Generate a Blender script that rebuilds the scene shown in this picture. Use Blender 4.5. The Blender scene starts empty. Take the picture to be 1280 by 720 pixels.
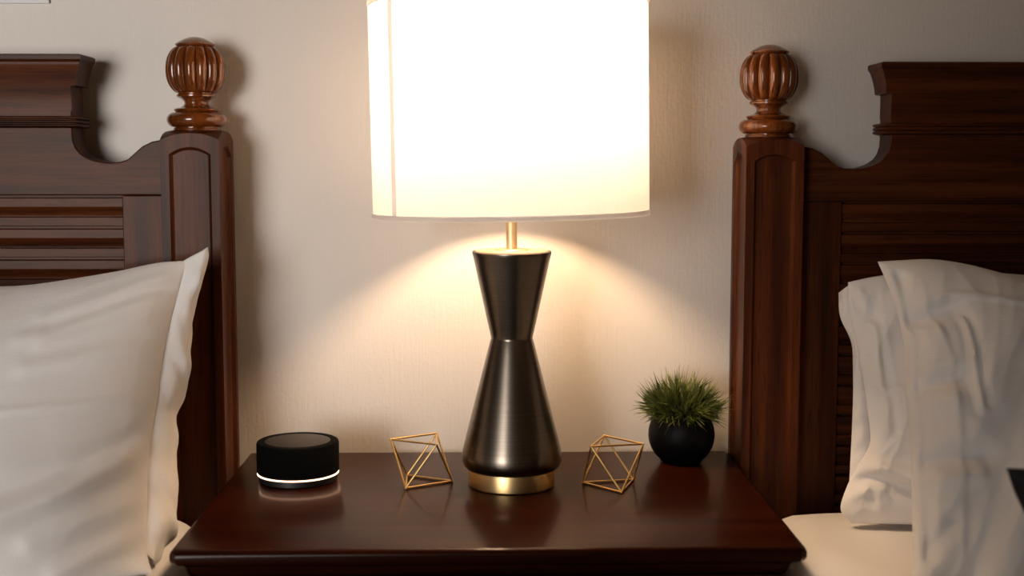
import bpy, bmesh, math, random
import numpy as np
from mathutils import Vector, noise, Matrix

rnd = random.Random(7)
scn = bpy.context.scene
COL = scn.collection
PI = math.pi

# ------------------------------------------------------------------ camera
F_PX = 1600.0
PITCH, YAW = math.atan(155 / F_PX), math.atan(30 / F_PX)
CAM = Vector((0, -1.69, 1.075))
FW = Vector((math.sin(YAW) * math.cos(PITCH), math.cos(YAW) * math.cos(PITCH), -math.sin(PITCH)))
RT = Vector((math.cos(YAW), -math.sin(YAW), 0))
UP = RT.cross(FW)


def at(u, v, y):
    """world point seen at a measured photo position, at the depth y"""
    d = FW * F_PX + RT * (u - 640) - UP * (v - 360)
    return CAM + d * ((y - CAM.y) / d.y)


cd = bpy.data.cameras.new('camera')
cam = bpy.data.objects.new('camera', cd)
COL.objects.link(cam)
cam.matrix_world = Matrix((RT, UP, -FW)).transposed().to_4x4()
cam.location = CAM
cd.sensor_width = 36
cd.lens = F_PX / 1280 * 36
cd.clip_start = 0.02
cd.dof.use_dof = True
cd.dof.focus_distance = 1.53
cd.dof.aperture_fstop = 3.8
scn.camera = cam


# --------------------------------------------------------------- materials
def new_mat(name):
    m = bpy.data.materials.new(name)
    m.use_nodes = True
    nt = m.node_tree
    nt.nodes.clear()
    o = nt.nodes.new('ShaderNodeOutputMaterial')
    b = nt.nodes.new('ShaderNodeBsdfPrincipled')
    nt.links.new(b.outputs[0], o.inputs[0])
    return m, nt, b, o


def N(nt, t, **kw):
    n = nt.nodes.new(t)
    for k, v in kw.items():
        setattr(n, k, v)
    return n


def coords(nt, scale):
    tc = N(nt, 'ShaderNodeTexCoord')
    mp = N(nt, 'ShaderNodeMapping')
    mp.inputs['Scale'].default_value = scale
    nt.links.new(tc.outputs['Object'], mp.inputs[0])
    return mp.outputs[0]


def ramp(nt, fac, stops):
    r = N(nt, 'ShaderNodeValToRGB')
    el = r.color_ramp.elements
    while len(el) < len(stops):
        el.new(0.5)
    for e, (p, c) in zip(el, stops):
        e.position = p
        e.color = (*c, 1)
    nt.links.new(fac, r.inputs[0])
    return r.outputs[0]


def noise_tex(nt, vec, scale, detail=4, rough=0.55):
    n = N(nt, 'ShaderNodeTexNoise')
    n.inputs['Scale'].default_value = scale
    n.inputs['Detail'].default_value = detail
    n.inputs['Roughness'].default_value = rough
    nt.links.new(vec, n.inputs['Vector'])
    return n.outputs['Fac']


def bump(nt, b, h, strength, dist):
    n = N(nt, 'ShaderNodeBump')
    n.inputs['Strength'].default_value = strength
    n.inputs['Distance'].default_value = dist
    nt.links.new(h, n.inputs['Height'])
    nt.links.new(n.outputs[0], b.inputs['Normal'])


def wood(name, axis, dark, mid, light, rough, coat=0.25, grain=1.0, spec=0.3, crough=0.13):
    m, nt, b, o = new_mat(name)
    s = [60 * grain, 60 * grain, 60 * grain]
    s['xyz'.index(axis)] = 2.2 * grain
    v = coords(nt, s)
    f = noise_tex(nt, v, 1.0, 8, 0.6)
    c = ramp(nt, f, [(0.3, dark), (0.5, mid), (0.72, light)])
    s2 = [420, 420, 420]
    s2['xyz'.index(axis)] = 22
    f2 = noise_tex(nt, coords(nt, s2), 1.0, 2, 0.5)
    pores = ramp(nt, f2, [(0.30, (0.45, 0.4, 0.4)), (0.46, (1, 1, 1))])
    mx = N(nt, 'ShaderNodeMix', data_type='RGBA', blend_type='MULTIPLY')
    mx.inputs[0].default_value = 0.8
    nt.links.new(c, mx.inputs[6])
    nt.links.new(pores, mx.inputs[7])
    nt.links.new(mx.outputs[2], b.inputs['Base Color'])
    b.inputs['Roughness'].default_value = rough
    b.inputs['Coat Weight'].default_value = coat
    b.inputs['Coat Roughness'].default_value = crough
    b.inputs['Specular IOR Level'].default_value = spec
    b.inputs['Specular Tint'].default_value = (1.0, 0.80, 0.68, 1)
    b.inputs['Coat Tint'].default_value = (1.0, 0.86, 0.74, 1)
    bump(nt, b, f2, 0.12, 0.0006)
    return m


def plain(name, col, rough, metal=0.0, coat=0.0, var=0.0, vscale=30, spec=0.5):
    m, nt, b, o = new_mat(name)
    v = coords(nt, (1, 1, 1))
    f = noise_tex(nt, v, vscale, 4)
    c = ramp(nt, f, [(0.35, tuple(x * (1 - var) for x in col)), (0.65, tuple(min(1, x * (1 + var)) for x in col))])
    nt.links.new(c, b.inputs['Base Color'])
    b.inputs['Roughness'].default_value = rough
    b.inputs['Metallic'].default_value = metal
    b.inputs['Specular IOR Level'].default_value = spec
    b.inputs['Coat Weight'].default_value = coat
    return m


def emit(name, col, strength):
    m, nt, b, o = new_mat(name)
    b.inputs['Base Color'].default_value = (*col, 1)
    b.inputs['Emission Color'].default_value = (*col, 1)
    b.inputs['Emission Strength'].default_value = strength
    return m


def brushed(name, c1, c2, rough, bmp=0.04):
    """spun metal: fine horizontal rings"""
    m, nt, b, o = new_mat(name)
    f = noise_tex(nt, coords(nt, (6, 6, 900)), 1.0, 3)
    c = ramp(nt, f, [(0.3, c1), (0.7, c2)])
    nt.links.new(c, b.inputs['Base Color'])
    b.inputs['Metallic'].default_value = 1
    b.inputs['Roughness'].default_value = rough
    bump(nt, b, f, bmp, 0.0004)
    return m


def fabric(name, col, thread=900, sheen=0.2, wr=0.25):
    m, nt, b, o = new_mat(name)
    b.inputs['Base Color'].default_value = (*col, 1)
    b.inputs['Roughness'].default_value = 0.75
    b.inputs['Sheen Weight'].default_value = sheen
    fx = noise_tex(nt, coords(nt, (thread, thread, 60)), 1, 2)
    fz = noise_tex(nt, coords(nt, (60, 60, thread)), 1, 2)
    ad = N(nt, 'ShaderNodeMath', operation='ADD')
    nt.links.new(fx, ad.inputs[0])
    nt.links.new(fz, ad.inputs[1])
    wv = noise_tex(nt, coords(nt, (14, 14, 9)), 1, 3, 0.5)
    ml = N(nt, 'ShaderNodeMath', operation='MULTIPLY_ADD')
    ml.inputs[1].default_value = 18.0 * wr
    nt.links.new(wv, ml.inputs[0])
    nt.links.new(ad.outputs[0], ml.inputs[2])
    bump(nt, b, ml.outputs[0], 0.35, 0.0008)
    return m


WALNUT = dict(dark=(0.015, 0.0043, 0.0020), mid=(0.052, 0.0125, 0.0037), light=(0.102, 0.0270, 0.0075))
M = {}
M['wood_z'] = wood('walnut_upright_grain', 'z', rough=0.45, coat=0.03, spec=0.13, **WALNUT)
M['wood_x'] = wood('walnut_level_grain', 'x', rough=0.45, coat=0.03, spec=0.13, **WALNUT)
M['turned'] = wood('turned_amber_wood', 'z', (0.045, 0.0108, 0.0025), (0.125, 0.034, 0.006), (0.24, 0.075, 0.014), 0.2, 0.7, 0.6)
M['table'] = wood('nightstand_mahogany', 'x', (0.009, 0.0020, 0.0010), (0.021, 0.0042, 0.0014), (0.034, 0.0072, 0.0024), 0.3, 0.13, spec=0.04, crough=0.09)
M['brass'] = plain('brass_wire', (0.82, 0.53, 0.19), 0.36, 1.0, var=0.08)
M['brass_band'] = brushed('spun_brass', (0.66, 0.44, 0.18), (0.80, 0.56, 0.26), 0.34)
M['stem'] = brushed('pale_satin_brass', (0.80, 0.62, 0.40), (0.88, 0.70, 0.46), 0.5)
M['gunmetal'] = brushed('spun_gunmetal', (0.165, 0.135, 0.104), (0.21, 0.175, 0.138), 0.28, 0.015)
M['black'] = plain('black_plastic', (0.003, 0.003, 0.003), 0.5)
M['black_fabric'] = plain('black_speaker_cloth', (0.0018, 0.0017, 0.0016), 0.85, var=0.3, vscale=900, spec=0.06)
M['top_disc'] = plain('brown_grey_disc', (0.02, 0.015, 0.012), 0.5, var=0.2, vscale=200, spec=0.3)
M['pot'] = plain('matt_black_ceramic', (0.0022, 0.002, 0.0021), 0.5, var=0.2, spec=0.12)
M['soil'] = plain('dark_moss', (0.01, 0.014, 0.004), 0.9, var=0.4, vscale=300)
M['linen'] = fabric('white_cotton', (0.80, 0.77, 0.74))
M['sheet'] = fabric('white_sheet', (0.80, 0.76, 0.72))
M['black_cushion'] = fabric('black_cushion_cloth', (0.008, 0.008, 0.009), sheen=0.0)
M['ring'] = emit('warm_white_ring', (1.0, 0.60, 0.38), 3.4)
M['bulb'] = emit('warm_bulb', (1.0, 0.69, 0.43), 310.0)
M['frame'] = plain('pale_frame_paint', (0.72, 0.70, 0.69), 0.6)


def grass_mat():
    m, nt, b, o = new_mat('grass_blades')
    at_ = N(nt, 'ShaderNodeAttribute', attribute_name='tone')
    c = ramp(nt, at_.outputs['Fac'], [(0.0, (0.018, 0.030, 0.006)), (0.5, (0.085, 0.105, 0.018)), (1.0, (0.25, 0.25, 0.06))])
    nt.links.new(c, b.inputs['Base Color'])
    b.inputs['Roughness'].default_value = 0.45
    return m


M['grass'] = grass_mat()


def wall_mat():
    m, nt, b, o = new_mat('orange_peel_wall_paint')
    v = coords(nt, (1, 1, 1))
    f = noise_tex(nt, v, 230, 3, 0.6)
    g = noise_tex(nt, coords(nt, (300, 300, 22)), 1, 3, 0.5)
    ad = N(nt, 'ShaderNodeMath', operation='ADD')
    nt.links.new(f, ad.inputs[0])
    nt.links.new(g, ad.inputs[1])
    b.inputs['Base Color'].default_value = (0.71, 0.645, 0.575, 1)
    b.inputs['Roughness'].default_value = 0.6
    bump(nt, b, ad.outputs[0], 0.3, 0.0016)
    return m


M['wall'] = wall_mat()
M['floor'] = wood('oak_floor', 'y', (0.1, 0.06, 0.035), (0.16, 0.1, 0.06), (0.22, 0.14, 0.085), 0.45, 0.0, 0.3)
M['ceiling'] = plain('white_ceiling', (0.75, 0.73, 0.70), 0.8)


def shade_mat():
    m, nt, b, o = new_mat('white_linen_shade')
    nt.nodes.remove(b)
    d = N(nt, 'ShaderNodeBsdfDiffuse')
    t = N(nt, 'ShaderNodeBsdfTranslucent')
    mix = N(nt, 'ShaderNodeMixShader')
    f1 = noise_tex(nt, coords(nt, (700, 700, 40)), 1, 2)
    f2 = noise_tex(nt, coords(nt, (40, 40, 700)), 1, 2)
    ad = N(nt, 'ShaderNodeMath', operation='ADD')
    nt.links.new(f1, ad.inputs[0])
    nt.links.new(f2, ad.inputs[1])
    hf = N(nt, 'ShaderNodeMath', operation='MULTIPLY')
    hf.inputs[1].default_value = 0.5
    nt.links.new(ad.outputs[0], hf.inputs[0])
    c = ramp(nt, hf.outputs[0], [(0.3, (0.80, 0.78, 0.75)), (0.7, (0.90, 0.885, 0.86))])
    nt.links.new(c, d.inputs[0])
    t.inputs[0].default_value = (0.48, 0.485, 0.495, 1)
    mix.inputs[0].default_value = 0.42
    nt.links.new(d.outputs[0], mix.inputs[1])
    nt.links.new(t.outputs[0], mix.inputs[2])
    nt.links.new(mix.outputs[0], o.inputs[0])
    return m


M['shade'] = shade_mat()
M['seam'] = shade_mat()
M['seam'].name = 'shade_seam_cloth'
for n_ in M['seam'].node_tree.nodes:
    if n_.type == 'BSDF_TRANSLUCENT':
        n_.inputs[0].default_value = (0.94, 0.93, 0.95, 1)
    if n_.type == 'MIX_SHADER':
        n_.inputs[0].default_value = 0.88


# ------------------------------------------------------------ mesh helpers
class MB:
    def __init__(s):
        s.bm = bmesh.new()

    def grid(s, rows, close_u=False, close_v=False):
        """rows of equally long point lists -> quads"""
        R = [[s.bm.verts.new(p) for p in r] for r in rows]
        n, m = len(R), len(R[0])
        for i in range(n if close_v else n - 1):
            for j in range(m if close_u else m - 1):
                q = [R[i][j], R[i][(j + 1) % m], R[(i + 1) % n][(j + 1) % m], R[(i + 1) % n][j]]
                s.face(q)
        return R

    def face(s, q):
        u = []
        for v in q:
            if v not in u:
                u.append(v)
        if len(u) > 2:
            try:
                return s.bm.faces.new(u)
            except ValueError:
                pass

    def box(s, a, b):
        x = [(a[i], b[i]) for i in range(3)]
        v = [[[s.bm.verts.new((x[0][i], x[1][j], x[2][k])) for k in (0, 1)] for j in (0, 1)] for i in (0, 1)]
        for q in (
            [v[0][0][0], v[0][0][1], v[0][1][1], v[0][1][0]], [v[1][0][0], v[1][1][0], v[1][1][1], v[1][0][1]],
            [v[0][0][0], v[1][0][0], v[1][0][1], v[0][0][1]], [v[0][1][0], v[0][1][1], v[1][1][1], v[1][1][0]],
            [v[0][0][0], v[0][1][0], v[1][1][0], v[1][0][0]], [v[0][0][1], v[1][0][1], v[1][1][1], v[0][1][1]]):
            s.bm.faces.new(q)

    def lathe(s, prof, c=(0, 0, 0), n=64, mod=None):
        rows = []
        for i, (r, z) in enumerate(prof):
            row = []
            for k in range(n):
                a = 2 * PI * k / n
                rr = r if mod is None else r * mod(a, i / (len(prof) - 1))
                row.append((c[0] + rr * math.cos(a), c[1] + rr * math.sin(a), c[2] + z))
            rows.append(row)
        R = s.grid(rows, close_u=True)
        if prof[0] == prof[-1]:
            return
        if prof[0][0] > 1e-6:
            s.face(R[0][::-1])
        if prof[-1][0] > 1e-6:
            s.face(R[-1])

    def tube(s, pts, r, n=10):
        pts = [Vector(p) for p in pts]
        rows = []
        for i, p in enumerate(pts):
            d = (pts[min(i + 1, len(pts) - 1)] - pts[max(i - 1, 0)]).normalized()
            a = d.orthogonal().normalized()
            b = d.cross(a)
            rr = r[i] if isinstance(r, (list, tuple)) else r
            rows.append([p + a * rr * math.cos(2 * PI * k / n) + b * rr * math.sin(2 * PI * k / n) for k in range(n)])
        R = s.grid(rows, close_u=True)
        s.face(R[0][::-1])
        s.face(R[-1])

    def ball(s, c, r, n=12, squash=1):
        s.lathe([(max(1e-5, r * math.sin(PI * i / n)), -r * squash * math.cos(PI * i / n)) for i in range(n + 1)], c, n * 2)

    def sweep(s, path, prof, closed=False, cap=True):
        """profile (outward offset, z) along a plan path of (x, y); outward is to the right of travel"""
        n = len(path)
        rows = []
        for i, p in enumerate(path):
            a = Vector(path[i - 1]) if (i > 0 or closed) else None
            b = Vector(path[(i + 1) % n]) if (i < n - 1 or closed) else None
            p = Vector(p)
            n1 = n2 = None
            if a is not None:
                d = (p - a).normalized(); n1 = Vector((d.y, -d.x))
            if b is not None:
                d = (b - p).normalized(); n2 = Vector((d.y, -d.x))
            n1 = n1 or n2
            n2 = n2 or n1
            m = (n1 + n2)
            m = m / max(0.2, m.dot(n1))
            rows.append([(p.x + m.x * o, p.y + m.y * o, z) for o, z in prof])
        R = s.grid(rows, close_v=closed)
        if cap and not closed:
            s.face(R[0]); s.face(R[-1][::-1])
        return R

    def extrude_poly(s, pts, vec):
        a = [s.bm.verts.new(p) for p in pts]
        b = [s.bm.verts.new(Vector(p) + Vector(vec)) for p in pts]
        s.face(a); s.face(b[::-1])
        for i in range(len(a)):
            j = (i + 1) % len(a)
            s.face([a[i], b[i], b[j], a[j]])

    def build(s, name, mat, parent=None, smooth=True, bevel=0, angle=40, seg=2, origin=None, sub=0):
        bm = s.bm
        bmesh.ops.remove_doubles(bm, verts=bm.verts, dist=1e-6)
        bmesh.ops.recalc_face_normals(bm, faces=bm.faces)
        o0 = Vector(origin) if origin is not None else Vector((0, 0, 0))
        base = world_origin(parent)
        bmesh.ops.translate(bm, verts=bm.verts, vec=-(base + o0 if origin is None else o0))
        me = bpy.data.meshes.new(name)
        bm.to_mesh(me)
        bm.free()
        o = bpy.data.objects.new(name, me)
        COL.objects.link(o)
        me.materials.append(M[mat] if isinstance(mat, str) else mat)
        if smooth:
            for p in me.polygons:
                p.use_smooth = True
            me.set_sharp_from_angle(angle=math.radians(angle))
        if parent is not None:
            o.parent = parent
        if origin is not None:
            o.location = o0 - base
        if bevel:
            b = o.modifiers.new('bevel', 'BEVEL')
            b.width = bevel
            b.segments = seg
            b.limit_method = 'ANGLE'
            b.angle_limit = math.radians(35)
            b.harden_normals = False
        if sub:
            b = o.modifiers.new('sub', 'SUBSURF')
            b.levels = b.render_levels = sub
        return o


def world_origin(o):
    v = Vector((0, 0, 0))
    while o is not None:
        v = v + o.location
        o = o.parent
    return v


def tag(o, label, cat, group=None):
    o['label'] = label
    o['category'] = cat
    if group:
        o['group'] = group
    return o


def thing(name, label, cat, loc, group=None):
    o = bpy.data.objects.new(name, None)
    COL.objects.link(o)
    o.location = loc
    o.empty_display_size = 0.05
    return tag(o, label, cat, group)


def structure(o):
    o['kind'] = 'structure'
    return o


# -------------------------------------------------------------- the setting
WALL_Y = -0.02
b = MB(); b.box((-2.6, WALL_Y, 0), (2.6, WALL_Y + 0.12, 2.6)); structure(b.build('wall_back', 'wall', smooth=False))
b = MB(); b.box((-2.6, -4.2, -0.1), (2.6, WALL_Y, 0)); structure(b.build('floor', 'floor', smooth=False))

# --------------------------------------------------------------------- beds
MATT_Z = 0.65


def bed(s, x0, dz, label):
    """s: +1 bed reaches to +x, -1 to -x; x0: inner face of the post beside the nightstand"""
    W = 1.54
    root = thing('bed', label, 'bed', (x0 + s * W / 2, -0.077, 0), 'twin carved beds beside the nightstand')
    X = lambda v: x0 + s * v

    def post(c):                       # c = X of the post's centre
        a, d, yc, k = 0.0357, 0.044, -0.076, 1280.0
        zt = 1.1175 + dz
        m = MB()
        top = lambda x, y: zt - k * (x * x + y * y) ** 2
        n = 16
        # domed top
        m.grid([[(X(c) + a * (2 * i / n - 1), yc + d * (2 * j / n - 1), top(a * (2 * i / n - 1), d * (2 * j / n - 1)))
                 for i in range(n + 1)] for j in range(n + 1)])
        for (ax, hw, off) in (('x', a, -d), ('x', a, d), ('y', d, -a), ('y', d, a)):
            def P(t, z, dep):
                o = off - math.copysign(dep, off)
                return (X(c) + t, yc + o, z) if ax == 'x' else (X(c) + o, yc + t, z)
            ztop = lambda t: zt - k * (t * t + off * off) ** 2
            st = 0.0105 if ax == 'x' else 0.012
            rings = []
            for ins, dep, drop, curv in ((0, 0, 0, 0), (st, 0, 0.0175, 14.0), (st + 0.0008, 0.0014, 0.0182, 14.0), (st + 0.0034, 0.0046, 0.0205, 14.0), (st + 0.0042, 0.0046, 0.0212, 14.0)):
                w = hw - ins
                zb = 0.06 if ins else 0.0
                ts = [w * (2 * i / n - 1) for i in range(n + 1)]
                zc = ztop(0) - drop
                ring = [P(t, (ztop(t) if ins == 0 else zc - curv * t * t), dep) for t in ts]
                ring += [P(t, zb + ins, dep) for t in reversed(ts)]
                rings.append(ring)
            R = m.grid(rings, close_u=True)
            q = R[-1]
            for i in range(n):
                m.face([q[i], q[i + 1], q[2 * n - i], q[2 * n + 1 - i]])
        p = m.build('headboard_post', 'wood_z', root, bevel=0.0012, angle=30)
        z = dz
        m = MB()
        cx = (X(c), yc, z)
        # turned foot of the finial: ring, torus, bead and neck
        prof = [(0.0, 1.115), (0.0285, 1.1155), (0.029, 1.1185), (0.0275, 1.1195)]
        for i in range(11):
            t = -PI / 2 + PI * i / 10
            prof.append((0.0275 + 0.0092 * math.cos(t), 1.1295 + 0.0092 * math.sin(t)))
        prof += [(0.0255, 1.1392), (0.0262, 1.140), (0.0278, 1.1412), (0.0272, 1.1428), (0.0235, 1.1438), (0.019, 1.1452), (0.0158, 1.1475),
                 (0.0145, 1.150), (0.0153, 1.1525), (0.018, 1.155), (0.0215, 1.1568), (0.0238, 1.158), (0.0240, 1.1602), (0.0222, 1.1615), (0.0222, 1.163), (0.0, 1.163)]
        m.lathe(prof, cx, 64)
        # cap above the fluted egg
        prof = [(0.0, 1.2185), (0.0205, 1.2185), (0.0238, 1.2205), (0.0244, 1.2222), (0.0228, 1.2236), (0.0185, 1.2262), (0.013, 1.229), (0.007, 1.2309), (0.0, 1.2316)]
        m.lathe(prof, cx, 48)
        # fluted egg: fourteen lobes
        egg = []
        for i in range(33):
            t = i / 32
            zz = 1.1615 + 0.0590 * t
            u = (t - 0.50) / 0.50
            egg.append((0.0205 + (0.0365 - 0.0205) * max(0, 1 - abs(u) ** 2.3) ** 0.62, zz))

        def mod(a_, t):
            lobe = abs(math.sin(7 * a_)) ** 0.62
            return 1 - 0.165 * (1 - lobe) * min(1, 6 * t + 0.3, 6 * (1 - t) + 0.3)
        m.lathe(egg, cx, 14 * 14, mod)
        m.build('finial', 'turned', p, angle=50)
        return p

    post(0.0357)
    post(W - 0.0357)
    # carved crest rail: flat board with a scooped outline
    half = [(0.06, 1.1055), (0.076, 1.1050), (0.089, 1.1026), (0.101, 1.0967), (0.111, 1.088), (0.119, 1.0808), (0.128, 1.0775), (0.141, 1.0765), (0.154, 1.078),
            (0.164, 1.0805), (0.172, 1.0845), (0.178, 1.0890), (0.1828, 1.0960), (0.1855, 1.105), (0.186, 1.115), (0.186, 1.200)]
    out = [(X(u), -0.090, z + dz) for u, z in half] + [(X(W - u), -0.090, z + dz) for u, z in reversed(half)]
    out += [(X(W - 0.06), -0.090, 1.0365 + dz), (X(0.06), -0.090, 1.0365 + dz)]
    m = MB(); m.extrude_poly(out, (0, 0.045, 0))
    cr = m.build('crest_rail', 'wood_x', root, bevel=0.0015)
    e0, e1 = 0.186, W - 0.186
    path = [(X(e0), -0.045), (X(e0), -0.090), (X(e1), -0.090), (X(e1), -0.045)]
    if s < 0:
        path = path[::-1]
    # crown: lip and long cove in front, a short return round each end: (z, front offset, end offset)
    crown = [(1.2085, 0.0, 0.0), (1.2085, 0.0120, 0.0150), (1.2072, 0.0140, 0.0172), (1.2022, 0.0140, 0.0172), (1.2004, 0.0128, 0.0160), (1.1992, 0.0108, 0.0148)]
    for i in range(1, 13):
        t = i / 12
        crown.append((1.1992 - 0.0282 * t, 0.0108 * (1 - 0.62 * t) ** 1.7, 0.0075 + 0.0073 * (1 - t) ** 1.6))
    crown += [(1.1706, 0, 0.0066), (1.1700, 0, 0.0002), (1.165, 0, 0.0002), (1.160, 0, 0.0002), (1.155, 0, 0.0002), (1.150, 0, 0.0002), (1.145, 0, 0.0002), (1.140, 0, 0.0002)]
    crown = [(z, of if z > 1.1990 else 0.0118 * max(0, (z - 1.139) / 0.0602) ** 1.8, oe) for z, of, oe in crown]
    m = MB()
    rows = []
    for xe, sg in ((e0, -1), (e1, 1)):
        rr = [[(X(xe + sg * oe), -0.045, z + dz) for z, of, oe in crown], [(X(xe + sg * oe), -0.090 - of, z + dz) for z, of, oe in crown]]
        rows += rr if sg < 0 else rr[::-1]
    R = m.grid(rows)
    m.face(R[0]); m.face(R[-1])
    m.build('crown_molding', 'wood_x', cr, angle=30)
    bead = [(0.0, 1.1335)]
    for j in range(3):
        zc = 1.1315 - j * 0.0046
        for i in range(7):
            t = PI / 2 - PI * i / 6
            bead.append((0.005 + 0.0030 * math.cos(t) + 0.001 * j * 0, zc + 0.0021 * math.sin(t)))
    bead.append((0.0, 1.1190))
    m = MB(); m.sweep(path, [(o * 1.15, z + dz) for o, z in bead]); m.build('bead_molding', 'wood_x', cr, angle=60)
    # stiles
    for u0, u1 in ((0.066, 0.1285), (W - 0.1285, W - 0.066)):
        m = MB(); m.box((X(u0), -0.0865, 0.30), (X(u1), -0.052, 1.036 + dz)); m.build('stile', 'wood_z', root, bevel=0.0012)
    # moulded louvre boards
    prof = [(0, 0), (0, -0.0030), (0.0100, -0.0034), (0.0105, -0.0040), (0.0107, -0.0142), (0.0098, -0.0158), (0.0076, -0.0190), (0.0054, -0.0222), (0.0042, -0.0250), (0.0042, -0.0266),
            (0.0104, -0.0271), (0.0111, -0.0278), (0.0111, -0.0376), (0.0100, -0.0383), (0.0, -0.0386)]
    for i in range(14):
        zt = 1.0362 + dz - 0.0389 * i
        m = MB()
        m.extrude_poly([(X(0.128), -0.072 - o, zt + z) for o, z in prof] + [(X(0.128), -0.056, zt - 0.0386), (X(0.128), -0.056, zt)], (s * (W - 0.256), 0, 0))
        m.build('louver_board', 'wood_x', root, angle=30)
    m = MB(); m.box((X(0.128), -0.085, 0.42), (X(W - 0.128), -0.052, 0.4915)); m.build('lower_rail', 'wood_x', root, bevel=0.002)
    # base that carries the mattress
    for u0 in (0.02, W - 0.05):
        m = MB(); m.box((X(u0), -2.05, 0.22), (X(u0 + 0.03), -0.11, 0.38)); m.build('side_rail', 'wood_x', root, bevel=0.003)
    m = MB(); m.box((X(0.05), -2.05, 0.34), (X(W - 0.05), -0.12, 0.38)); m.build('slat_base', 'wood_x', root, bevel=0.002)
    for u0 in (0.02, W - 0.08):
        m = MB(); m.box((X(u0), -2.07, 0.0), (X(u0 + 0.06), -2.01, 0.42)); m.build('foot_post', 'wood_z', root, bevel=0.004)
    return root


LX, RX, RDZ = -0.3265, 0.3165, -0.008
bed(-1, LX, 0.0, 'dark carved wooden bed left of the nightstand, on the black speaker side')
bed(1, RX, RDZ, 'dark carved wooden bed right of the nightstand, on the potted grass side')


# mattresses in fitted sheets
def mattress(s, x0, label):
    W = 1.54
    root = thing('mattress', label, 'mattress', (x0 + s * W / 2, -1.1, 0.38), 'sheeted mattresses on the two beds')
    m = MB()
    xa, xb = x0 + s * 0.022, x0 + s * (W - 0.022)
    ya, yb = -2.0, -0.128
    n = 40
    r = 0.045

    def rounded(t, lo, hi):       # cosine-free edge spacing
        e = [0, .003, .008, .015, .025, .04]
        return e
    xs = [0, .004, .012, .022, .034, .05, .07, .1, .15, .2, .26, .32, .38, .46, .56, .68, .8, .95, 1.1, 1.25, 1.38, 1.44, 1.47, 1.485, 1.492, 1.496]
    ys = [0, .004, .012, .022, .034, .05, .07, .1, .13, .16, .19, .22, .25, .28, .31, .35, .4, .46, .54, .64, .8, 1.0, 1.3, 1.6, 1.78, 1.85, 1.872]
    rows = []
    for yy in ys:
        row = []
        for xx in xs:
            ex = min(xx, 1.496 - xx); ey = min(yy, 1.872 - yy)
            h = 0
            for e in (ex, ey):
                if e < r:
                    h += r - math.sqrt(max(0, r * r - (r - e) ** 2))
            px, py = xa + s * xx, yb - yy
            wz = 0.004 * noise.noise((px * 9, py * 13, 2.0)) + 0.003 * noise.noise((px * 22 + py * 14, py * 9, 5.0))
            row.append((px, py, MATT_Z - min(h, 0.075) + wz * min(1, ex / .02, ey / .02)))
        rows.append(row)
    # skirt of the sheet down the sides
    R = m.grid(rows)
    bd = R[0] + [r_[-1] for r_ in R[1:]] + R[-1][-2::-1] + [r_[0] for r_ in R[-2:0:-1]]
    low = [m.bm.verts.new((v.co.x, v.co.y, 0.384)) for v in bd]
    for i in range(len(bd)):
        j = (i + 1) % len(bd)
        m.face([bd[i], bd[j], low[j], low[i]])
    m.face(low)
    m.build('fitted_sheet', 'sheet', root, angle=60)
    return root


mattress(-1, LX, 'white sheeted mattress under the pillow left of the nightstand')
mattress(1, RX, 'white sheeted mattress showing beside the nightstand at lower right')

# --------------------------------------------------------------- nightstand
ns = thing('nightstand', 'dark mahogany nightstand with moulded top between the two beds', 'nightstand', (0.0015, -0.2525, 0))
TX0, TX1, TY0, TY1 = -0.3105, 0.3125, -0.468, -0.040
m = MB()
c = 0.006
path = [(TX0 + c, TY0), (TX1 - c, TY0), (TX1, TY0 + c), (TX1, TY1), (TX0, TY1), (TX0, TY0 + c)]
prof = [(-0.0045, 0.700), (-0.0015, 0.6993), (0.0005, 0.6975), (0.0018, 0.694), (0.0018, 0.6885), (0.0, 0.6855), (-0.004, 0.6835), (-0.010, 0.682), (-0.0135, 0.679),
        (-0.0145, 0.675), (-0.0165, 0.671), (-0.0200, 0.668)]
R = m.sweep(path, prof, closed=True)
m.face([r_[0] for r_ in R]); m.face([r_[-1] for r_ in R][::-1])
m.build('moulded_top', 'table', ns, angle=30)
m = MB(); m.box((TX0 + 0.022, TY0 + 0.022, 0.09), (TX1 - 0.022, TY1 - 0.005, 0.669)); m.build('carcass', 'table', ns, bevel=0.002)
for z0, z1 in ((0.40, 0.645), (0.125, 0.375)):
    m = MB(); m.box((TX0 + 0.05, TY0 + 0.010, z0), (TX1 - 0.05, TY0 + 0.024, z1)); dr = m.build('drawer', 'table', ns, bevel=0.004)
for fx in (TX0 + 0.025, TX1 - 0.075):
    for fy in (TY0 + 0.025, TY1 - 0.06):
        m = MB(); m.box((fx, fy, 0), (fx + 0.05, fy + 0.05, 0.092)); m.build('foot', 'table', ns, bevel=0.004)

# --------------------------------------------------------------------- lamp
LC = (0.0275, -0.212, 0.0)
lamp = thing('table_lamp', 'lit table lamp with white drum shade and dark hourglass metal base', 'lamp', (LC[0], LC[1], 0.70))
m = MB(); m.lathe([(0.0, 0.7002), (0.0505, 0.7002), (0.0513, 0.7012), (0.0513, 0.7195), (0.0505, 0.7215), (0.0, 0.7215)], LC, 96)
m.build('brass_base', 'brass_band', lamp, angle=30)
prof = [(0.0, 0.7195), (0.0505, 0.7198), (0.0535, 0.7210), (0.0566, 0.7240), (0.0583, 0.7285), (0.0588, 0.7335), (0.0584, 0.7385), (0.0570, 0.7450)]
for i in range(1, 13):
    t = i / 12
    prof.append((0.0570 + (0.0258 - 0.0570) * t, 0.7450 + (0.8685 - 0.7450) * t - 0.0 * t))
prof += [(0.0247, 0.8720), (0.0243, 0.8735), (0.0245, 0.8752)]
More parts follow.
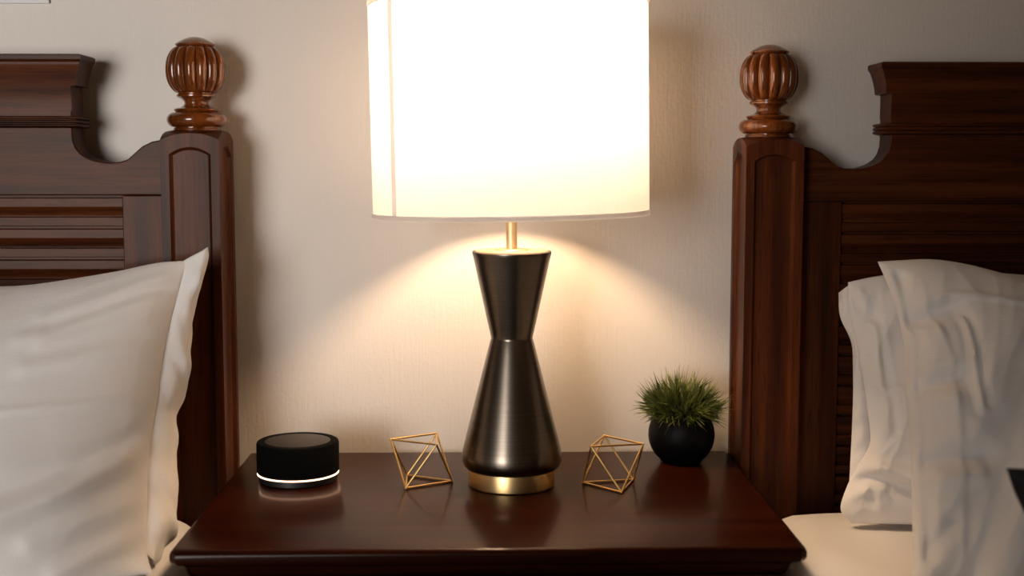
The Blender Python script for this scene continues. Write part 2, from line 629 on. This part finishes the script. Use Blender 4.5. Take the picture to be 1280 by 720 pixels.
for i in range(1, 9):
    t = i / 8
    prof.append((0.0248 + (0.0450 - 0.0248) * t, 0.8760 + (0.9690 - 0.8760) * t))
prof += [(0.0460, 0.9725), (0.0459, 0.9742), (0.0450, 0.9752), (0.0430, 0.9752), (0.0425, 0.9745), (0.0, 0.9745)]
m = MB(); m.lathe(prof, LC, 128)
m.build('hourglass_body', 'gunmetal', lamp, angle=40)
m = MB(); m.lathe([(0.0, 0.9744), (0.0425, 0.9744), (0.0425, 0.9754), (0.0405, 0.9762), (0.020, 0.9758), (0.0185, 0.9775), (0.0, 0.9775)], LC, 64)
m.build('top_plate', 'stem', lamp, angle=30)
# the stem and shade lean slightly to the left
TILT = math.radians(0.9)
PV = Vector((LC[0], LC[1], 0.976))
LEAN = Matrix.Translation(PV) @ Matrix.Rotation(-TILT, 4, 'Y') @ Matrix.Translation(-PV)


def leaned(mb):
    bmesh.ops.transform(mb.bm, matrix=LEAN, verts=mb.bm.verts)
    return mb


SZ0, SZ1, SR0, SR1 = 1.0165, 1.2535, 0.1585, 0.1585
m = MB(); m.lathe([(0.0, 0.976), (0.0064, 0.976), (0.0064, 1.085), (0.0, 1.085)], LC, 32); leaned(m).build('stem', 'stem', lamp, angle=30)
m = MB(); m.lathe([(0.0, 1.085), (0.016, 1.085), (0.017, 1.09), (0.017, 1.125), (0.014, 1.13), (0.0, 1.13)], LC, 32); leaned(m).build('socket', 'brass_band', lamp, angle=30)
m = MB(); m.lathe([(0.0, 1.128), (0.012, 1.13), (0.0135, 1.14), (0.02, 1.155), (0.027, 1.17), (0.030, 1.185), (0.0285, 1.2), (0.022, 1.211), (0.011, 1.217), (0.0, 1.2185)], LC, 32)
leaned(m).build('bulb', 'bulb', lamp)
m = MB()
rows = []
for i in range(25):
    t = i / 24
    rows.append([(LC[0] + (SR0 + (SR1 - SR0) * t) * math.cos(2 * PI * k / 160), LC[1] + (SR0 + (SR1 - SR0) * t) * math.sin(2 * PI * k / 160), SZ0 + (SZ1 - SZ0) * t) for k in range(160)])
m.grid(rows, close_u=True)
sh = leaned(m).build('lamp_shade', 'shade', lamp)
for nm, zz in (('shade_rim', SZ0), ('shade_rim', SZ1)):
    m = MB()
    m.lathe([(SR0 - 0.0016, zz - 0.001), (SR0 + 0.0008, zz - 0.001), (SR0 + 0.0012, zz), (SR0 + 0.0012, zz + 0.004), (SR0 + 0.0002, zz + 0.0045), (SR0 - 0.0016, zz + 0.0045), (SR0 - 0.0016, zz - 0.001)], LC, 160)
    leaned(m).build(nm, 'seam', sh, angle=60)
m = MB()
a0, a1 = math.radians(215.5), math.radians(218.0)
rows = []
for zz in (SZ0 + 0.0045, SZ1):
    row = []
    for rr, aa in ((SR0 + 0.0004, a0), (SR0 + 0.0012, a0), (SR0 + 0.0012, a1), (SR0 + 0.0004, a1)):
        row.append((LC[0] + rr * math.cos(aa), LC[1] + rr * math.sin(aa), zz))
    rows.append(row)
R = m.grid(rows, close_u=True)
m.face(R[0]); m.face(R[1])
leaned(m).build('seam', 'seam', sh)
m = MB()          # spider that carries the shade
for k in range(3):
    a = 2 * PI * k / 3 + 0.5
    m.tube([(LC[0] + 0.02 * math.cos(a), LC[1] + 0.02 * math.sin(a), 1.235), (LC[0] + (SR1 - 0.001) * math.cos(a), LC[1] + (SR1 - 0.001) * math.sin(a), 1.2505)], 0.0015, 8)
m.lathe([(0.0, 1.232), (0.022, 1.232), (0.022, 1.237), (0.0, 1.237)], LC, 24)
leaned(m).build('shade_spider', 'brass', lamp, angle=30)
m = MB()
for k in (-1, 1):
    m.tube([(LC[0] + k * 0.017, LC[1], 1.09), (LC[0] + k * 0.036, LC[1], 1.14), (LC[0] + k * 0.04, LC[1], 1.19), (LC[0] + k * 0.028, LC[1], 1.225), (LC[0] + k * 0.005, LC[1], 1.235)], 0.0014, 8)
leaned(m).build('harp', 'brass', lamp, angle=30)

# ------------------------------------------------------------ smart speaker
SC = (-0.2268, -0.187, 0.70)
sp = thing('speaker', 'small black cylindrical speaker with a glowing ring, on the nightstand', 'speaker', SC)
m = MB(); m.lathe([(0.0, 0.0002), (0.0445, 0.0002), (0.0462, 0.0015), (0.0462, 0.0087), (0.0, 0.0087)], SC, 96); m.build('base', 'black', sp, angle=30)
m = MB(); m.lathe([(0.0455, 0.0086), (0.0478, 0.0086), (0.0483, 0.0090), (0.0483, 0.0100), (0.0478, 0.0104), (0.0455, 0.0104), (0.0455, 0.0086)], SC, 96); m.build('light_ring', 'ring', sp, angle=30)
m = MB(); m.lathe([(0.0, 0.0103), (0.0470, 0.0103), (0.0486, 0.0122), (0.0486, 0.0448), (0.0478, 0.0470), (0.0462, 0.0480), (0.0400, 0.0480), (0.0392, 0.0474), (0.0, 0.0474)], SC, 96)
m.build('body', 'black_fabric', sp, angle=30)
m = MB(); m.lathe([(0.0, 0.0472), (0.0385, 0.0472), (0.0385, 0.0477), (0.038, 0.0479), (0.0, 0.0479)], SC, 96); m.build('top_disc', 'top_disc', sp, angle=30)


# -------------------------------------------------------- brass octahedrons
def octahedron(cx, cy, ang, a, label):
    r = a / math.sqrt(3)
    h = a * math.sqrt(2 / 3)
    w = 0.00115
    root = thing('wire_octahedron', label, 'ornament', (cx, cy, 0.70), 'brass wire octahedrons on the nightstand')
    V = [(cx + r * math.cos(math.radians(ang + 120 * k)), cy + r * math.sin(math.radians(ang + 120 * k)), 0.7002 + w) for k in range(3)]
    V += [(cx + r * math.cos(math.radians(ang + 60 + 120 * k)), cy + r * math.sin(math.radians(ang + 60 + 120 * k)), 0.7002 + w + h) for k in range(3)]
    E = [(0, 1), (1, 2), (2, 0), (3, 4), (4, 5), (5, 3)] + [(k, 3 + k) for k in range(3)] + [(k, 3 + (k + 2) % 3) for k in range(3)]
    for i, j in E:
        m = MB(); m.tube([V[i], V[j]], w, 10)
        m.build('wire_edge', 'brass', root)
    for v in V:
        m = MB(); m.ball(v, w * 1.35, 8); m.build('joint', 'brass', root)
    return root


octahedron(-0.0790, -0.2030, 2, 0.0622, 'brass wire octahedron between the black speaker and the lamp')
octahedron(0.1452, -0.2230, 41, 0.0622, 'brass wire octahedron between the lamp and the potted grass')

# -------------------------------------------------------------- grass in pot
PC = (0.2445, -0.098, 0.70)
pl = thing('potted_grass', 'round black pot of spiky artificial grass beside the right bedpost', 'plant', PC)
prof = [(0.0, 0.0002), (0.022, 0.0002), (0.026, 0.0012)]
for i in range(1, 21):
    t = math.radians(-54 + (54 + 46) * i / 20)
    prof.append((0.0418 * math.cos(t), 0.0345 + 0.0412 * math.sin(t)))
prof += [(0.0283, 0.0655), (0.0268, 0.0650), (0.0262, 0.0600), (0.0, 0.0600)]
m = MB(); m.lathe(prof, PC, 72); m.build('pot', 'pot', pl, angle=50)
m = MB(); m.lathe([(0.0, 0.0598), (0.026, 0.0598), (0.0255, 0.064), (0.018, 0.069), (0.0, 0.071)], PC, 32); m.build('moss', 'soil', pl)
m = MB()
tone = m.bm.verts.layers.float.new('tone')
rg = random.Random(3)


def blade(base, d, ln, w0, curl, tv):
    side = d.cross(Vector((rg.gauss(0, 1), rg.gauss(0, 1), rg.gauss(0, 1)))).normalized()
    nn = side.cross(d).normalized()
    prev = None
    for k in range(6):
        t = k / 5
        p = base + d * ln * t + (curl + nn * 0.06) * ln * t * t
        p.y = min(p.y, WALL_Y - 0.003)
        p.x = min(p.x, 0.3135)
        w = w0 * (0.55 + 0.45 * math.sin(PI * min(1, t * 1.6 + 0.1))) * (1 - t ** 2.2) + 0.00006
        tri = [m.bm.verts.new(p + side * w), m.bm.verts.new(p + nn * w * 0.35), m.bm.verts.new(p - side * w)]
        for v in tri:
            v[tone] = tv * 0.7 + 0.3 * t
        if prev:
            for a in (0, 1, 2):
                q = (a + 1) % 3
                m.face([prev[a], prev[q], tri[q], tri[a]])
        prev = tri


# sprigs fan out of the pot, each with narrow leaves along it
NSP = 150
for i in range(NSP):
    az = i * 2.39996 + rg.uniform(-.2, .2)
    sz = -0.42 + 1.42 * (i + 0.5) / NSP
    el = math.asin(min(1, sz))
    d = Vector((math.cos(az) * math.cos(el), math.sin(az) * math.cos(el), math.sin(el)))
    root_ = Vector((PC[0] + d.x * 0.016, PC[1] + d.y * 0.016, PC[2] + 0.066))
    bl = rg.uniform(0.024, 0.0315) * (1.0 if el > 0 else 0.9) * (1 + 0.16 * max(0, d.z) ** 3)
    tv = rg.random()
    for k in range(11):
        t = 0.22 + 0.78 * k / 10
        sp_ = d.cross(Vector((rg.gauss(0, 1), rg.gauss(0, 1), rg.gauss(0, 1)))).normalized()
        ld_ = (d + sp_ * rg.uniform(0.15, 0.75) + Vector((0, 0, 0.28))).normalized()
        ln = rg.uniform(0.013, 0.024)
        blade(root_ + d * bl * t, ld_, ln, rg.uniform(0.0008, 0.0014), d * 0.15 + Vector((0, 0, rg.uniform(-0.25, 0.25))), min(1, max(0, tv * 0.5 + rg.random() * 0.5)))
    blade(root_, d, bl * 1.15, 0.0009, Vector((0, 0, 0.02)), tv * 0.4)
g = m.build('grass_tuft', 'grass', pl, angle=80)


# ------------------------------------------------------------------ pillows
def resample(pts, ts):
    """points along a polyline, smoothed, at fractions ts of its length"""
    P = np.array([tuple(p) for p in pts], float)
    d = np.r_[0, np.cumsum(np.linalg.norm(np.diff(P, axis=0), axis=1))]
    d /= d[-1]
    # Catmull-Rom through the points
    out = []
    for t in ts:
        i = min(len(d) - 2, max(0, int(np.searchsorted(d, t) - 1)))
        u = (t - d[i]) / (d[i + 1] - d[i])
        p1, p2 = P[i], P[i + 1]
        m1 = (P[i + 1] - P[i - 1]) / (d[i + 1] - d[i - 1]) if i > 0 else (p2 - p1) / (d[i + 1] - d[i])
        m2 = (P[i + 2] - P[i]) / (d[i + 2] - d[i]) if i + 2 < len(P) else (p2 - p1) / (d[i + 1] - d[i])
        L = d[i + 1] - d[i]
        u2, u3 = u * u, u * u * u
        out.append((2 * u3 - 3 * u2 + 1) * p1 + (u3 - 2 * u2 + u) * m1 * L + (-2 * u3 + 3 * u2) * p2 + (u3 - u2) * m2 * L)
    return np.array(out)


def seg_dist(S, T, line, W, H):
    D = np.full(S.shape, 1e9)
    for (s0, t0), (s1, t1) in zip(line[:-1], line[1:]):
        ax, ay, bx, by = s0 * W, t0 * H, s1 * W, t1 * H
        px, py = S * W - ax, T * H - ay
        dx, dy = bx - ax, by - ay
        k = np.clip((px * dx + py * dy) / (dx * dx + dy * dy + 1e-12), 0, 1)
        D = np.minimum(D, np.hypot(px - k * dx, py - k * dy))
    return D


def cushion(left, right, bottom, top, front, back, normal, W, H, thick, ridges=(), wob=0.004, seed=0.0, n=72, mb=None, spow=1.0, crease=0.0, cdir=(1, 0)):
    """closed pillow: a Coons patch through four edge curves, inflated to both sides.
    left/right run bottom to top, bottom/top run left to right. thick(s, t) in 0..1."""
    e = 0.5 - 0.5 * np.cos(np.linspace(0, PI, n + 1))
    ss = tt = 0.35 * e + 0.65 * np.linspace(0, 1, n + 1)
    if spow > 0:
        ss = ss ** spow
    else:
        ss = 1 - (1 - ss) ** (-spow)
    Lc, Rc, Bc, Tc = resample(left, tt), resample(right, tt), resample(bottom, ss), resample(top, ss)
    S, T = np.meshgrid(ss, tt)
    s3, t3 = S[..., None], T[..., None]
    P = (1 - s3) * Lc[:, None, :] + s3 * Rc[:, None, :] + (1 - t3) * Bc[None] + t3 * Tc[None]
    P -= (1 - s3) * (1 - t3) * Bc[0] + s3 * (1 - t3) * Bc[-1] + (1 - s3) * t3 * Tc[0] + s3 * t3 * Tc[-1]
    nv = np.array(normal, float)
    nv /= np.linalg.norm(nv)
    th = thick(S, T)
    edge = np.clip(np.minimum(np.minimum(S, 1 - S) * W, np.minimum(T, 1 - T) * H) / 0.02, 0, 1)
    m = mb or MB()
    F = P + nv * (th * front)[..., None]
    B = P - nv * (th * back)[..., None]
    disp = np.zeros(S.shape)
    for line, amp, wid in ridges:
        disp += amp * np.exp(-(seg_dist(S, T, line, W, H) / wid) ** 2)
    for i in range(n + 1):
        for j in range(n + 1):
            x, z = S[i, j] * W, T[i, j] * H
            disp[i, j] += wob * noise.noise((x * 7, z * 7, seed)) + wob * 0.6 * noise.noise((x * 17 + z * 9, z * 13 - x * 6, seed + 4))
            a_, b_ = x * cdir[0] + z * cdir[1], z * cdir[0] - x * cdir[1]
            disp[i, j] += crease * ((1 - abs(noise.noise((a_ * 4.5, b_ * 17, seed + 9)))) ** 3 + 0.5 * (1 - abs(noise.noise((a_ * 9, b_ * 34, seed + 13)))) ** 3)
    F += nv * (disp * edge)[..., None]
    V = [[m.bm.verts.new(F[i, j]) for j in range(n + 1)] for i in range(n + 1)]
    Vb = [[V[i][j] if i in (0, n) or j in (0, n) else m.bm.verts.new(B[i, j]) for j in range(n + 1)] for i in range(n + 1)]
    for A in (V, Vb):
        for i in range(n):
            for j in range(n):
                m.face([A[i][j], A[i][j + 1], A[i + 1][j + 1], A[i + 1][j]])
    return m


def dome(p=2.4, q=0.55):
    return lambda S, T: (np.clip(1 - np.abs(2 * S - 1) ** p, 0, 1) * np.clip(1 - np.abs(2 * T - 1) ** p, 0, 1)) ** q


def strip(A, B, thickness, ripple=0.0, seed=0.0, n=40, k=6, mid=0.0, nrm=(0, -1, 0)):
    """double cloth band between two edge curves"""
    ts = np.linspace(0, 1, n + 1)
    a, b_ = resample(A, ts), resample(B, ts)
    nv = Vector(nrm).normalized()
    rows = []
    for i in range(n + 1):
        ring = []
        for side in (1, -1):
            rng = range(k + 1) if side == 1 else range(k - 1, 0, -1)
            for j in rng:
                u = j / k
                p = Vector(a[i] * (1 - u) + b_[i] * u)
                w = ripple * (noise.noise((ts[i] * 7, u * 1.3, seed)) + 0.6 * noise.noise((ts[i] * 17 + u * 2, u * 2, seed + 3))) * (0.3 + 0.7 * u)
                bulge = thickness * (0.35 + 0.65 * math.sin(PI * min(1, 0.08 + 0.92 * u)) ** 0.6) if j not in (0, k) else 0
                ring.append(p + nv * (w + mid * math.sin(PI * u) + side * bulge))
        rows.append(ring)
    m = MB()
    R = m.grid(rows, close_u=True)
    m.face(R[0]); m.face(R[-1])
    return m


# left pillow: front seam and hem band face the nightstand
lp = thing('pillow', 'large white pillow leaning on the left headboard, hem towards the lamp', 'pillow', (-0.66, -0.33, MATT_Z), 'white pillows')
zb = MATT_Z + 0.007
yS = lambda v: -0.185 - 0.215 * max(0, (v - 320)) / 395.0
Lright = [(-0.345, -0.405, zb)] + [at(u, v, yS(v)) for u, v in ((184, 690), (184, 625), (186, 565), (195, 510), (205, 440), (222, 372), (235, 326))]
Ltop = [(-1.02, -0.20, 0.965), (-0.93, -0.195, 0.955)] + [at(u, v, -0.19) for u, v in ((-90, 358), (0, 359), (40, 357), (95, 349), (150, 339), (200, 328), (235, 326))]
Lleft = [(-1.02, -0.49, zb), (-1.0, -0.41, 0.74), (-0.99, -0.29, 0.85), (-1.02, -0.20, 0.965)]
Lbot = [(-1.02, -0.49, zb), (-0.8, -0.50, zb), (-0.55, -0.485, zb), (-0.42, -0.455, zb), (-0.345, -0.405, zb)]
tl = lambda S, T: (np.clip(1 - np.abs(2 * S - 1) ** 2.2, 0, 1) ** 0.62) * (np.clip(1 - np.abs(2 * T - 1) ** 2.3, 0, 1) ** 0.55)
rid = [([(1.0, 0.94), (0.80, 0.83)], 0.005, 0.010), ([(0.99, 0.905), (0.82, 0.79)], -0.004, 0.008), ([(0.99, 0.87), (0.78, 0.76)], 0.005, 0.010), ([(0.99, 0.80), (0.82, 0.73)], 0.004, 0.010),
       ([(0.98, 0.70), (0.80, 0.66)], 0.004, 0.010), ([(1.0, 0.53), (0.55, 0.525)], 0.0022, 0.004), ([(1.0, 0.37), (0.91, 0.29), (0.81, 0.22), (0.70, 0.17)], 0.011, 0.014),
       ([(0.995, 0.42), (0.90, 0.345), (0.78, 0.28)], -0.008, 0.014), ([(0.99, 0.22), (0.85, 0.14)], 0.006, 0.012), ([(0.99, 0.12), (0.88, 0.05)], 0.005, 0.010)]
m = cushion(Lleft, Lright, Lbot, Ltop, 0.115, 0.075, (0.05, -0.95, 0.28), 0.66, 0.36, tl, rid, 0.003, 1.0, 140, None, -1.5, 0.0024, (0.90, 0.43))
body = m.build('pillowcase', 'linen', lp, angle=80)
hemA = [p + Vector((-0.005, -0.001, 0)) for p in Lright[1:]]
hemB = [at(u, v, yS(v) + dy) for u, v, dy in ((190, 707, .02), (222, 668, .06), (221, 640, .066), (224, 612, .066), (221, 588, .066), (222, 560, .06), (225, 530, .06), (231, 500, .055), (240, 440, .045), (246, 400, .035), (250, 365, .025), (258, 309, .012))]
m = strip(hemA, hemB, 0.0035, 0.010, 2.0, 110, 10, 0.008, (0.75, -0.6, 0.2))
m.build('pillowcase_hem', 'linen', lp, angle=80)

# right front pillow: tall, creased, its open hem hanging at the left
rp = thing('pillow', 'tall creased white pillow in front at the right edge', 'pillow', (0.72, -0.36, MATT_Z), 'white pillows')
yF = lambda v: -0.225 - 0.25 * max(0, (v - 325)) / 420.0
Rl = [(0.413, -0.475, zb)] + [at(u, v, yF(v)) for u, v in ((1141, 710), (1140, 640), (1138, 560), (1131, 480), (1129, 425), (1113, 365), (1097, 327))]
Rt = [at(u, v, -0.225) for u, v in ((1097, 327), (1130, 325), (1165, 324), (1205, 330), (1240, 339), (1290, 353), (1360, 372))] + [(1.06, -0.235, 0.93)]
Rr = [(1.08, -0.47, zb), (1.06, -0.36, 0.76), (1.05, -0.28, 0.86), (1.06, -0.235, 0.93)]
Rb = [(0.413, -0.475, zb), (0.6, -0.49, zb), (0.85, -0.49, zb), (1.08, -0.47, zb)]
tr = lambda S, T: (np.clip(1 - np.abs(2 * S - 1) ** 3.2, 0, 1) * np.clip(1 - np.abs(2 * T - 1) ** 2.6, 0, 1)) ** 0.6
rid = [([(0.06, 1.0), (0.047, 0.82), (0.068, 0.66), (0.066, 0.35), (0.066, 0.0)], 0.0014, 0.0045), ([(0.06, 0.99), (0.055, 0.82), (0.078, 0.66), (0.076, 0.35), (0.076, 0.0)], -0.0015, 0.006),
       ([(0.108, 0.79), (0.112, 0.66), (0.114, 0.53)], -0.0045, 0.005), ([(0.092, 0.76), (0.094, 0.50)], -0.004, 0.005), ([(0.101, 0.78), (0.103, 0.52)], 0.004, 0.005),
       ([(0.045, 0.845), (0.10, 0.86), (0.30, 0.865)], 0.005, 0.005), ([(0.012, 0.785), (0.045, 0.80), (0.085, 0.815)], -0.015, 0.013), ([(0.012, 0.745), (0.05, 0.76)], 0.006, 0.010),
       ([(0.01, 0.575), (0.04, 0.59), (0.08, 0.605)], -0.014, 0.012), ([(0.01, 0.53), (0.06, 0.55)], 0.006, 0.012), ([(0.01, 0.36), (0.05, 0.375), (0.10, 0.385)], -0.013, 0.012), ([(0.01, 0.32), (0.09, 0.33)], 0.006, 0.010),
       ([(0.020, 0.75), (0.016, 0.4), (0.018, 0.1)], -0.007, 0.006), ([(0.07, 0.02), (0.105, 0.25), (0.15, 0.46), (0.2, 0.6)], -0.012, 0.022), ([(0.11, 0.02), (0.15, 0.25), (0.19, 0.40)], 0.012, 0.020), ([(0.02, 0.12), (0.05, 0.20)], -0.006, 0.010),
       ([(0.022, 0.94), (0.012, 0.80)], -0.010, 0.007)]
m = cushion(Rl, Rr, Rb, Rt, 0.085, 0.048, (-0.1, -0.95, 0.28), 0.66, 0.36, tr, rid, 0.003, 8.0, 150, None, 1.8, 0.0055, (0.35, 0.94))
m.build('pillowcase', 'linen', rp, angle=80)
# right back pillow, upright against the headboard
bp = thing('pillow', 'white pillow with folded hem flap standing behind the tall one on the right', 'pillow', (0.72, -0.19, MATT_Z), 'white pillows')
yB = lambda v: -0.165 - 0.065 * max(0, (v - 345)) / 305.0
Bl = [(0.424, -0.235, zb)] + [at(u, v, yB(v)) for u, v in ((1051, 638), (1056, 615), (1070, 585), (1087, 556), (1086, 525), (1078, 470), (1069, 420), (1062, 385), (1060, 353))]
Bt = [at(u, v, -0.165) for u, v in ((1060, 353), (1085, 347), (1120, 342), (1200, 338), (1300, 345))] + [(1.04, -0.17, 0.92)]
Br = [(1.06, -0.23, zb), (1.05, -0.2, 0.78), (1.04, -0.17, 0.92)]
Bb = [(0.424, -0.235, zb), (0.6, -0.25, zb), (0.85, -0.25, zb), (1.06, -0.23, zb)]
tb = lambda S, T: (np.clip(1 - np.abs(2 * S - 1) ** 3.0, 0, 1) * np.clip(1 - np.abs(2 * T - 1) ** 3.0, 0, 1)) ** 0.5
rid = [([(0.065, 1.0), (0.052, 0.8), (0.052, 0.5), (0.050, 0.2), (0.07, 0.0)], 0.0012, 0.004), ([(0.0, 0.27), (0.03, 0.245), (0.12, 0.19)], 0.013, 0.009), ([(0.0, 0.20), (0.035, 0.19), (0.12, 0.145)], -0.011, 0.009),
       ([(0.0, 0.10), (0.035, 0.165), (0.06, 0.155)], 0.008, 0.008), ([(0.0, 0.56), (0.06, 0.555)], 0.004, 0.005), ([(0.008, 0.92), (0.03, 0.84)], -0.008, 0.008), ([(0.018, 0.94), (0.032, 0.80), (0.022, 0.6)], 0.006, 0.007),
       ([(0.04, 0.72), (0.045, 0.40)], -0.004, 0.006), ([(0.0, 0.34), (0.04, 0.50)], 0.005, 0.008)]
m = cushion(Bl, Br, Bb, Bt, 0.030, 0.030, (-0.05, -0.98, 0.18), 0.62, 0.29, tb, rid, 0.003, 15.0, 140, None, 1.7, 0.0045, (0.4, 0.9))
m.build('pillowcase', 'linen', bp, angle=80)
fA = [at(u, v, yB(v) + 0.008) for u, v in ((1072, 612), (1090, 555), (1088, 510), (1080, 465), (1073, 420), (1068, 385), (1068, 352))]
fB = [at(u, v, yB(v) + 0.014) for u, v in ((1061, 613), (1064, 555), (1066, 505), (1066, 455), (1064, 428), (1050, 395), (1048, 366))]
m = strip(fA, fB, 0.0025, 0.006, 6.0, 48, 8, 0.006, (-0.3, -0.95, 0.1))
m.build('pillowcase_hem', 'linen', bp, angle=80)

# black cushion whose corner enters at the right edge
yk = -0.66
K = lambda u, v, y=yk: at(u, v, y)
q = at(1258, 584, yk)
kc = thing('throw_cushion', 'black cushion corner poking in at the lower right edge', 'cushion', (0.62, yk, MATT_Z))
Kl = [(0.475, -0.70, zb + 0.004), at(1283, 648, yk), at(1268, 615, yk), at(1258, 585, yk)]
Kt = [at(1258, 585, yk), at(1290, 586, yk), at(1400, 588, yk), at(1560, 580, yk)]
Kr = [(0.80, -0.70, zb + 0.004), (0.79, -0.67, 0.75), at(1560, 580, yk)]
Kb = [(0.475, -0.70, zb + 0.004), (0.6, -0.70, zb + 0.004), (0.80, -0.70, zb + 0.004)]
m = cushion(Kl, Kr, Kb, Kt, 0.05, 0.05, (0, -0.98, 0.2), 0.3, 0.22, dome(2.2, 0.6), (), 0.002, 3.0, 32)
m.build('cushion_cover', 'black_cushion', kc, angle=80)

# pale frame whose lower corner shows at the top left
pf = thing('picture_frame', 'pale frame corner high on the wall above the left bed', 'picture', (-0.76, WALL_Y, 1.5785))
fx0, fx1, fz0, fz1 = -0.96, -0.558, 1.2785, 1.88
m = MB()
for a_, b_ in (((fx0, fz0), (fx1, fz0 + 0.03)), ((fx0, fz1 - 0.03), (fx1, fz1)), ((fx0, fz0 + 0.03), (fx0 + 0.03, fz1 - 0.03)), ((fx1 - 0.03, fz0 + 0.03), (fx1, fz1 - 0.03))):
    m.box((a_[0], WALL_Y - 0.005, a_[1]), (b_[0], WALL_Y, b_[1]))
m.build('frame', 'frame', pf, smooth=False)
m = MB(); m.box((fx0 + 0.03, WALL_Y - 0.002, fz0 + 0.03), (fx1 - 0.03, WALL_Y, fz1 - 0.03)); m.build('backing', 'frame', pf, smooth=False)

# ------------------------------------------------------------------- lights
ad_ = bpy.data.lights.new('window_daylight', 'AREA')
ad_.shape = 'RECTANGLE'
ad_.size, ad_.size_y = 1.2, 1.2
ad_.energy = 7.8
ad_.spread = math.radians(52)
ad_.color = (1.0, 0.965, 0.95)
ao = bpy.data.objects.new('window_daylight', ad_)
COL.objects.link(ao)
ao.location = (-1.55, -3.3, 1.1)
tgt = Vector((-0.8, -0.1, 0.95))
ao.rotation_euler = (tgt - ao.location).to_track_quat('-Z', 'Y').to_euler()

w = bpy.data.worlds.new('room_ambient')
scn.world = w
w.use_nodes = True
bg = w.node_tree.nodes['Background']
bg.inputs[0].default_value = (1.0, 0.60, 0.33, 1)
bg.inputs[1].default_value = 0.05

scn.cycles.max_bounces = 10
scn.cycles.diffuse_bounces = 6
scn.cycles.use_denoising = True
scn.cycles.sample_clamp_indirect = 3
scn.cycles.caustics_reflective = False
scn.cycles.caustics_refractive = False
vs = scn.view_settings
vs.view_transform = 'Standard'
vs.look = 'None'
vs.gamma = 1
vs.use_curve_mapping = False
vs.exposure = 0.0
